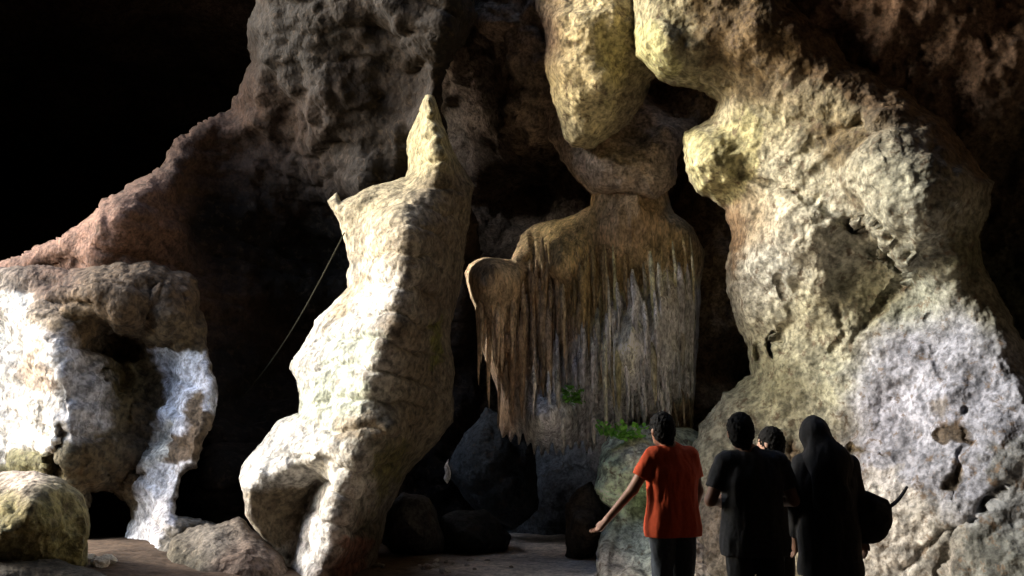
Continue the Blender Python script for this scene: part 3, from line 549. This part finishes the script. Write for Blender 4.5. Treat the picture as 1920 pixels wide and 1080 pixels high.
o = strand('stalagmite', 839, 862, 905, 13.8, .02, .05, None, np.zeros(3), M_FLOW, (206, 206, 206)); tag(o, 'small thin white stalagmite standing in the black alcove beside the pillar', 'stalagmite')

# ---- rubble
ico = None
def pebble_mesh(k):
    import bmesh
    bm = bmesh.new(); bmesh.ops.create_icosphere(bm, subdivisions=3, radius=1.0)
    V = np.array([v.co[:] for v in bm.verts]); n = 1 + 0.35 * fbm(V * 1.1 + k * 7.7, 3) * 1.6 + 0.1 * ridged(V * 2 + k, 2)
    V = V * n[:, None] * np.array([1, .8, .62]); 
    for v, c in zip(bm.verts, V): v.co = c
    me = bpy.data.meshes.new('stone'); bm.to_mesh(me); bm.free()
    return me
TONES = [(168, 158, 146), (140, 130, 118), (196, 190, 178), (150, 140, 112)]
PEB = []
for k in range(8):
    me = pebble_mesh(k); c = np.append(lin(TONES[k % 4]), 1)
    at = me.color_attributes.new('Col', 'FLOAT_COLOR', 'POINT'); at.data.foreach_set('color', np.tile(c, len(me.vertices)).astype(np.float32)); me.materials.append(M_FLOOR); PEB.append(me)
def stones(n, x0, x1, Y0, Y1, s0, s1, label, group, tones=(0, 1, 2, 3), z=0.0):
    for k in range(n):
        Y = rs.uniform(Y0, Y1); px = rs.uniform(x0, x1); s = s0 * (s1 / s0) ** (rs.uniform() ** 1.8)
        me = PEB[rs.choice(tones) + 4 * rs.integers(2)]
        o = bpy.data.objects.new('stone', me); COL.objects.link(o)
        o.location = ((px - 960) / FPX * Y, Y, z + s * .35); o.scale = (s, s, s); o.rotation_euler = (rs.uniform(-.3, .3), rs.uniform(-.3, .3), rs.uniform(0, 6.3))
        tag(o, label, 'stone', group)
stones(38, 1292, 1500, 10.0, 11.7, .03, .10, 'small grey stone in the rubble heap at the foot of the pale wall', 'rubble at the foot of the pale wall')
stones(26, 1110, 1290, 11.3, 12.0, .02, .07, 'small stone scattered at the foot of the greenish rock', 'stones below the greenish rock')
stones(16, 700, 960, 11.6, 12.8, .03, .09, 'small stone on the floor in front of the black alcove', 'stones before the alcove', (0, 1, 2))
stones(7, 172, 232, 10.6, 11.2, .05, .12, 'pale stone lying in the hollow beside the mossy boulder', 'pale stones by the boulder', (2,), z=.22)

# ---- plants
def leafy(cx, cy, Y, spread, n, label, hang=False, seed=1):
    r = np.random.default_rng(seed); base = world_pt(cx, cy, Y)
    e = bpy.data.objects.new('plant', None); COL.objects.link(e); e.location = base; e.empty_display_size = .1
    tag(e, label, 'plant')
    V, F, SV, SF = [], [], [], []
    for k in range(n):
        a = r.uniform(0, 6.28); up = r.uniform(.25, 1.0) * (-1 if hang and r.uniform() < .6 else 1); L = spread * r.uniform(.4, 1)
        tip = np.array([math.cos(a) * L, -abs(math.sin(a)) * L * .7, up * L * .8])
        d = np.array([r.normal(), r.normal() - .6, r.normal() * .6]); d /= np.linalg.norm(d); s = np.cross(d, r.normal(size=3)); s /= np.linalg.norm(s)
        l, w = r.uniform(.05, .10), r.uniform(.02, .038); nn = np.cross(d, s)
        b = len(V); V += [tip, tip + d * l * .35 + s * w + nn * .008, tip + d * l * .4, tip + d * l * .35 - s * w + nn * .008, tip + d * l * .75 + s * w * .7, tip + d * l * .75 - s * w * .7, tip + d * l - nn * .012]
        F += [(b, b + 1, b + 2), (b, b + 2, b + 3), (b + 1, b + 4, b + 2), (b + 3, b + 2, b + 5), (b + 4, b + 6, b + 2), (b + 2, b + 6, b + 5)]
        q = len(SV); o_ = np.array([.003, 0, 0]); SV += [o_, -o_, tip - o_ * .5, tip + o_ * .5]; SF += [(q, q + 1, q + 2, q + 3)]
    me = bpy.data.meshes.new('foliage'); me.from_pydata([tuple(v) for v in V], [], F); link('foliage', me, M_LEAF, e)
    me = bpy.data.meshes.new('stem'); me.from_pydata([tuple(v) for v in SV], [], SF); link('stem', me, M_LEAF, e)
M_LEAF = plain('fresh_leaf', (0.16, 0.42, 0.06), 0.5, 0.35, 12.0)
leafy(1165, 825, 12.2, .30, 110, 'bright green leafy plant growing on the greenish rock beside the orange shirt', seed=3)
leafy(1076, 742, 13.05, .16, 60, 'small green plant clinging under the white stalactite of the curtain', True, seed=4)

# ---- slack cable
def tube(pts, r, ns=6):
    p = np.asarray(pts, float); V, F = [], []
    for i, c in enumerate(p):
        d = p[min(i + 1, len(p) - 1)] - p[max(i - 1, 0)]; d /= np.linalg.norm(d)
        a = np.cross(d, (0, 0, 1.0) if abs(d[2]) < .9 else (1.0, 0, 0)); a /= np.linalg.norm(a); b = np.cross(d, a)
        rr = r[i] if hasattr(r, '__len__') else r
        V += [c + rr * (math.cos(t) * a + math.sin(t) * b) for t in np.linspace(0, 2 * np.pi, ns, endpoint=False)]
    for i in range(len(p) - 1):
        F += [(i * ns + j, i * ns + (j + 1) % ns, (i + 1) * ns + (j + 1) % ns, (i + 1) * ns + j) for j in range(ns)]
    F += [tuple(range(ns))[::-1], tuple((len(p) - 1) * ns + j for j in range(ns))]
    return V, F
tt = np.linspace(0, 1, 20)[:, None]
pa, pb = world_pt(646, 436, 12.35), world_pt(455, 745, 14.3)
pp = pa * (1 - tt) + pb * tt; pp[:, 2] -= 0.18 * np.sin(np.pi * tt[:, 0])
me = bpy.data.meshes.new('cable'); me.from_pydata([tuple(v) for v in tube(pp, .009)[0]], [], tube(pp, .009)[1])
tag(link('cable', me, plain('old_rope', (0.035, 0.034, 0.02))), 'thin slack rope running from the pale pillar down to the dark wall', 'rope')

# ------------------------------------------------------------------ people
def smin(a, b, k):
    h = np.clip(0.5 + 0.5 * (b - a) / k, 0, 1)
    return b * (1 - h) + a * h - k * h * (1 - h)

class Field:
    """signed distance grid; primitives are blended in only where they matter"""
    def __init__(s, lo, hi, h):
        s.lo, s.h = np.array(lo, float), h
        n = np.ceil((np.array(hi) - s.lo) / h).astype(int) + 1
        s.ax = [s.lo[i] + np.arange(n[i]) * h for i in range(3)]
        s.g = np.full(n, 0.12, np.float32)
    def _box(s, lo, hi, m=0.13):
        sl = []
        for i in range(3):
            a = np.searchsorted(s.ax[i], lo[i] - m); b = np.searchsorted(s.ax[i], hi[i] + m); sl.append(slice(a, max(b, a + 1)))
        X = np.meshgrid(*(s.ax[i][sl[i]] for i in range(3)), indexing='ij')
        return tuple(sl), np.stack(X, -1)
    def cone(s, a, b, ra, rb, k=0.03, flat=None):
        a, b = np.array(a, float), np.array(b, float); r = max(ra, rb)
        sl, X = s._box(np.minimum(a, b) - r, np.maximum(a, b) + r)
        if X.size == 0: return
        f = np.ones(3) if flat is None else np.array(flat, float)
        A, B, Q = a / f, b / f, X / f
        d = B - A; t = np.clip(((Q - A) @ d) / max(d @ d, 1e-9), 0, 1)
        dist = (np.linalg.norm(Q - A - t[..., None] * d, axis=-1) - (ra + (rb - ra) * t)) * f.min()
        s.g[sl] = smin(s.g[sl], dist.astype(np.float32), k)
    def ell(s, c, r, k=0.02):
        c, r = np.array(c, float), np.array(r, float); sl, X = s._box(c - r, c + r)
        if X.size == 0: return
        q = (X - c); k0 = np.linalg.norm(q / r, axis=-1); k1 = np.linalg.norm(q / r ** 2, axis=-1) + 1e-9
        s.g[sl] = smin(s.g[sl], (k0 * (k0 - 1) / k1).astype(np.float32), k)
    def pts(s): return np.stack(np.meshgrid(*s.ax, indexing='ij'), -1)
    def cut(s, nrm, off):                                   # keep the half space nrm . p < off
        n = np.array(nrm, float); ln = np.linalg.norm(n); n = n / ln
        d = s.ax[0][:, None, None] * n[0] + s.ax[1][None, :, None] * n[1] + s.ax[2][None, None, :] * n[2] - off / ln
        s.g = np.maximum(s.g, d.astype(np.float32))
    def mesh(s, name):
        g = s.g; g[0] = g[-1] = .1; g[:, 0] = g[:, -1] = .1; g[:, :, 0] = g[:, :, -1] = .1
        ins = g < 0; n = np.array(g.shape) - 1
        cs = np.zeros(n, np.int8)
        for i in (0, 1):
            for j in (0, 1):
                for k in (0, 1): cs += ins[i:n[0] + i, j:n[1] + j, k:n[2] + k]
        act = (cs > 0) & (cs < 8); I = np.argwhere(act)
        acc = np.zeros((len(I), 3)); cnt = np.zeros(len(I))
        corners = [(i, j, k) for i in (0, 1) for j in (0, 1) for k in (0, 1)]
        for c in corners:
            for ax in range(3):
                if c[ax]: continue
                e = list(c); e[ax] = 1
                va = g[I[:, 0] + c[0], I[:, 1] + c[1], I[:, 2] + c[2]]; vb = g[I[:, 0] + e[0], I[:, 1] + e[1], I[:, 2] + e[2]]
                m = (va < 0) != (vb < 0); t = np.where(m, va / np.where(va == vb, 1, va - vb), 0)
                p = np.tile(np.array(c, float), (len(I), 1)); p[:, ax] += t
                acc[m] += p[m]; cnt[m] += 1
        V = s.lo + (I + acc / cnt[:, None]) * s.h
        vid = -np.ones(n, np.int64); vid[act] = np.arange(len(I))
        F = []
        for ax in range(3):
            o1, o2 = [a for a in range(3) if a != ax]
            sa = [slice(None)] * 3; sb = [slice(None)] * 3; sa[ax] = slice(0, -1); sb[ax] = slice(1, None)
            E = np.argwhere(ins[tuple(sa)] != ins[tuple(sb)])
            E = E[(E[:, o1] > 0) & (E[:, o2] > 0) & (E[:, o1] < n[o1]) & (E[:, o2] < n[o2])]
            def cell(d1, d2):
                q = E.copy(); q[:, o1] -= d1; q[:, o2] -= d2; return vid[q[:, 0], q[:, 1], q[:, 2]]
            q = np.stack([cell(1, 1), cell(0, 1), cell(0, 0), cell(1, 0)], 1)
            flip = ins[E[:, 0], E[:, 1], E[:, 2]] ^ (ax == 1)
            q[~flip] = q[~flip][:, ::-1]
            F.append(q)
        F = np.concatenate(F); F = F[(F >= 0).all(1)]
        return mesh_from(name, V, F)

def folds(fl, amp, sx=14.0, sz=3.5, seed=0.0):
    near = np.abs(fl.g) < 0.05; idx = np.argwhere(near)
    P = np.stack([fl.ax[i][idx[:, i]] for i in range(3)], -1)
    n = fbm(P * np.array([sx, sx, sz]) + seed, 3, 0.6)
    fl.g[near] += (amp * n).astype(np.float32)

def hand(fl, wrist, elbow, curl, side):
    """palm, four unequal bent fingers and a thumb leaving the side of the palm"""
    w = np.array(wrist); d = w - np.array(elbow); d /= np.linalg.norm(d)
    up = np.array([side * 1.0, 0.25, 0.0]); across = np.cross(d, up); across /= np.linalg.norm(across); palmn = np.cross(across, d)
    k = w + d * 0.085
    fl.cone(w, k, 0.024, 0.030, 0.012)
    fl.cone(w + across * .018, k + across * .026, .018, .015, .01); fl.cone(w - across * .018, k - across * .026, .018, .015, .01)
    for i, L in enumerate((.072, .082, .077, .060)):
        b = k + across * (0.030 - i * 0.020); dd = d * math.cos(curl * .5) - palmn * math.sin(curl * .5) * side
        m = b + dd * L * .5; d2 = d * math.cos(curl * 1.3) - palmn * math.sin(curl * 1.3) * side
        fl.cone(b - d * .01, m, .0095, .0088, .004); fl.cone(m, m + d2 * L * .5, .0088, .0075, .003)
    tb = w + d * .03 + across * .026; tm = tb + d * .03 + across * .028 - palmn * .006 * side
    fl.cone(tb, tm, .012, .0105, .008); fl.cone(tm, tm + d * .032 + across * .006, .0105, .008, .003)

def person(label, x, Y, S, arms, yaw, top, bottom, skin, hair, hair_style='short', hem=0.80, sleeve=0.55, stance=0.10, head=(0, 0), wide=1.0):
    """S scales a 1.70 m figure standing with its back to the entrance; arms = ((elbow), (wrist)) for each side"""
    e = bpy.data.objects.new('person', None); COL.objects.link(e); e.location = (x, Y, 0); e.rotation_euler = (0, 0, yaw); e.scale = (S, S, S); e.empty_display_size = .2
    tag(e, label, 'person', 'visitors seen from behind')
    h = 0.0082; lo, hi = (-.62, -.30, -.01), (.62, .48, 1.76)
    W = wide; sh = {s: np.array((s * .172 * W, 0.0, 1.405)) for s in (-1, 1)}; hip = {s: np.array((s * .092, 0, .90)) for s in (-1, 1)}
    kn = {s: np.array((s * stance * 1.05, .025 if s < 0 else .01, .48)) for s in (-1, 1)}; an = {s: np.array((s * stance, -.02 if s < 0 else .0, .085)) for s in (-1, 1)}
    hx, hy = head; hc = np.array((hx, .025 + hy, 1.605))
    b = Field(lo, hi, h)
    def torso(f, g=0.0):
        f.cone((-.07, 0, .93), (.07, 0, .93), .115 + g, .115 + g, .05, (1, .88, 1)); f.cone((0, .0, 1.05), (0, .005, 1.12), .128 + g, .128 + g, .06, (1.02, .78, 1))
        f.cone((-.065 * W, 0, 1.27), (.065 * W, 0, 1.27), .118 + g, .118 + g, .06, (1, .86, 1)); f.cone(sh[-1] * (.72, 1, 1) + (0, 0, -.01), sh[1] * (.72, 1, 1) + (0, 0, -.01), .068 + g, .068 + g, .05)
        f.cone((0, -.01, 1.40), (0, 0, 1.46), .075 + g * .5, .056 + g * .4, .05)
    torso(b); b.cone((0, -.005, 1.44), hc - (0, .03, .05), .056, .052, .03)
    b.ell(hc + (0, 0, .01), (.076, .096, .108), .02); b.cone(hc + (0, .03, -.06), hc + (0, .055, -.085), .05, .035, .03)
    b.cone(hc + (0, .092, .005), hc + (0, .108, -.03), .010, .014, .012); b.ell(hc + (0, .088, -.055), (.024, .010, .010), .008)
    for s in (-1, 1):
        b.ell(hc + (s * .078, -.005, -.012), (.012, .022, .032), .006); b.ell(hc + (s * .03, .083, .012), (.014, .010, .010), .004)
        el, wr = (np.array(p) for p in arms[s])
        b.cone(sh[s], el, .052, .040, .03); b.cone(el, wr, .041, .026, .015); hand(b, wr, el, .5, s)
        b.cone(hip[s], kn[s], .088, .058, .04); b.cone(kn[s], an[s], .057, .038, .02); b.cone(kn[s] + (0, -.02, -.10), kn[s] + (0, -.015, -.2), .050, .046, .03)
        b.cone(an[s] + (0, -.03, -.045), an[s] + (s * .02, .15, -.055), .038, .03, .02)
    body = link('body', b.mesh('body'), skin, e)
    f = Field(lo, hi, h); torso(f, .020)
    f.cone((-.075, 0, hem + .02), (.075, 0, hem + .02), .148, .148, .07, (1, .9, 1)); f.cone((-.055, 0, hem + .1), (-.055, 0, 1.25), .148, .146, .06, (1.0, .86, 1)); f.cone((.055, 0, hem + .1), (.055, 0, 1.25), .148, .146, .06, (1.0, .86, 1))
    for s in (-1, 1):
        el, wr = (np.array(p) for p in arms[s]); d = el - sh[s]
        if sleeve < 1: f.cone(sh[s], sh[s] + d * sleeve, .068, .066, .03)
        else: f.cone(sh[s], el, .066, .054, .03); f.cone(el, el + (wr - el) * (sleeve - 1), .054, .040, .02)
    folds(f, .010, seed=x * 3)
    f.cut((0, 0, -1), -hem)
    for s in (-1, 1):
        if sleeve < 1:                                       # clean sleeve end, only on the arm's own side
            el = np.array(arms[s][0]); d = (el - sh[s]); d /= np.linalg.norm(d); off = float(d @ (sh[s] + (el - sh[s]) * sleeve))
            pl_ = f.ax[0][:, None, None] * d[0] + f.ax[1][None, :, None] * d[1] + f.ax[2][None, None, :] * d[2] - off
            X_ = f.pts(); w_ = X_ - sh[s]; side_ = (X_[..., 0] * s > .17) & (np.linalg.norm(w_ - (w_ @ d)[..., None] * d, axis=-1) < .095)
            f.g = np.where(side_, np.maximum(f.g, pl_), f.g).astype(np.float32)
    link('shirt', f.mesh('shirt'), top, e)
    t = Field(lo, hi, h)
    t.cone((-.07, 0, .95), (.07, 0, .95), .122, .122, .04, (1, .88, 1))
    for s in (-1, 1):
        t.cone(hip[s], kn[s], .104, .076, .025); t.cone(kn[s], an[s] + (0, 0, .0), .076, .064, .02)
    folds(t, .012, 12, 5, seed=x); t.cut((0, 0, 1), 1.03); t.cut((0, 0, -1), -.06)
    link('trousers', t.mesh('trousers'), bottom, e)
    q = Field((-.4, -.36, 1.0), (.4, .3, 1.8), h)
    if hair_style == 'short':
        q.ell(hc + (0, -.012, .024), (.089, .106, .112), .02); q.ell(hc + (0, -.05, -.015), (.080, .068, .098), .03); q.cone(hc + (0, -.055, -.05), (hx * .7, -.045, 1.515), .062, .034, .03); folds(q, .016, 55, 50)
        q.cut((0, 1, -.9), float(hc[1] + .06 - .9 * (hc[2] - .02)))
        link('hair', q.mesh('hair'), hair, e)
    else:
        q.ell(hc + (0, -.005, .022), (.098, .112, .118), .03); q.cone(hc + (0, -.03, -.02), (0, -.07, 1.40), .098, .130, .06, (1, .9, 1)); q.cone((0, -.08, 1.42), (0, -.11, 1.18), .125, .135, .06, (1.1, .62, 1)); q.cone((-.1, -.01, 1.42), (.1, -.01, 1.42), .085, .085, .05)
        folds(q, .014, 10, 3); q.cut((0, 1, .25), float(hc[1] + .07 + .25 * hc[2])); q.cut((0, 0, -1), -1.1)
        link('headscarf', q.mesh('headscarf'), hair, e)
    for s in (-1, 1):
        u = Field((an[s][0] - .1, -.16, -.01), (an[s][0] + .1, .3, .16), .006)
        u.cone(an[s] + (0, -.04, -.04), an[s] + (s * .015, .15, -.05), .046, .038, .03); u.cone(an[s] + (0, -.02, .0), an[s] + (0, -.02, -.03), .05, .05, .02); u.cut((0, 0, -1), 0.0)
        link('shoe', u.mesh('shoe'), M_SHOE, e)
    return e

M_SHOE = plain('dark_shoe', (0.03, 0.028, 0.026), 0.6)
M_SKIN = plain('skin', (0.20, 0.10, 0.06), 0.55, 0.12, 14, 0.35, 0.05)
M_SKIN2 = plain('light_skin', (0.42, 0.25, 0.18), 0.55, 0.10, 14, 0.35, 0.05)
M_HAIR = plain('black_hair', (0.006, 0.0055, 0.005), 0.75, 0.4, 60, 0.08)
M_ORANGE = plain('orange_cotton', (0.36, 0.047, 0.011), 0.9, 0.12, 40)
M_BLACK = plain('black_cotton', (0.016, 0.016, 0.017), 0.9, 0.3, 40)
M_CHAR = plain('charcoal_cotton', (0.022, 0.023, 0.025), 0.9, 0.3, 40)
M_JEANS = plain('dark_denim', (0.022, 0.028, 0.036), 0.85, 0.35, 50)
M_SCARF = plain('black_scarf', (0.011, 0.011, 0.012), 0.9, 0.3, 40)
def at_px(px, Y): return (px - 960) / FPX * Y
person('person in an orange T-shirt holding the left arm out to the side', at_px(1254, 7.5), 7.5, 1.016,
       {-1: ((-.30, .07, 1.16), (-.47, .16, .945)), 1: ((.235, .0, 1.14), (.225, .10, .90))}, 0.42, M_ORANGE, M_JEANS, M_SKIN, M_HAIR, hem=.815, sleeve=.62, head=(-.065, 0), wide=1.0, stance=.085)
person('person in a charcoal T-shirt with elbows bent beside the orange shirt', at_px(1402, 6.6), 6.6, 1.0,
       {-1: ((-.285, -.01, 1.15), (-.17, .24, 1.12)), 1: ((.27, -.01, 1.15), (.16, .24, 1.12))}, 0.0, M_CHAR, M_BLACK, M_SKIN, M_HAIR, hem=.79, sleeve=.70, head=(-.065, 0), wide=1.08, stance=.10)
person('shorter person mostly hidden behind the charcoal T-shirt, only the head showing', at_px(1446, 7.6), 7.6, .953,
       {-1: ((-.22, .0, 1.14), (-.2, .12, .92)), 1: ((.22, .0, 1.14), (.2, .12, .92))}, .9, M_BLACK, M_BLACK, M_SKIN2, M_HAIR, head=(-.03, 0))
person('person in a black headscarf and long dark tunic carrying a round bag', at_px(1538, 6.7), 6.7, .985,
       {-1: ((-.225, -.01, 1.13), (-.20, .10, .90)), 1: ((.225, .0, 1.14), (.26, .06, .92))}, 0.0, M_BLACK, M_SCARF, M_SKIN, M_SCARF, 'scarf', hem=.66, sleeve=1.85, head=(-.06, 0), wide=1.0, stance=.09)

# ---- round bag carried on the right side
bx, by = at_px(1612, 6.7), 6.72
bag = bpy.data.objects.new('bag', None); COL.objects.link(bag); bag.location = (bx, by, .85); bag.empty_display_size = .1
tag(bag, 'black half round bag with a strap standing out beside the headscarf', 'bag')
f = Field((-.25, -.16, -.08), (.3, .16, .5), .006)
f.ell((.0, 0, .20), (.17, .085, .20), .02); f.cone((-.12, 0, .33), (.06, 0, .26), .05, .05, .05, (1, 1.2, 1)); folds(f, .014, 8, 8)
f.cut((.42, 0, 1), .355)
link('bag_body', f.mesh('bag_body'), M_BLACK, bag)
def strap(dy, r=.008):
    a = np.array([.155, dy, .25]); t = np.linspace(0, 1, 14)[:, None]
    p = a * (1 - t) + np.array([.285, dy * .2, .385]) * t + np.array([.0, 0, -.018]) * np.sin(np.pi * t)
    return tube(p, r)
for dy in (-.025, .025):
    V, F = strap(dy); me = bpy.data.meshes.new('strap'); me.from_pydata([tuple(v) for v in V], [], F); link('strap', me, M_BLACK, bag)
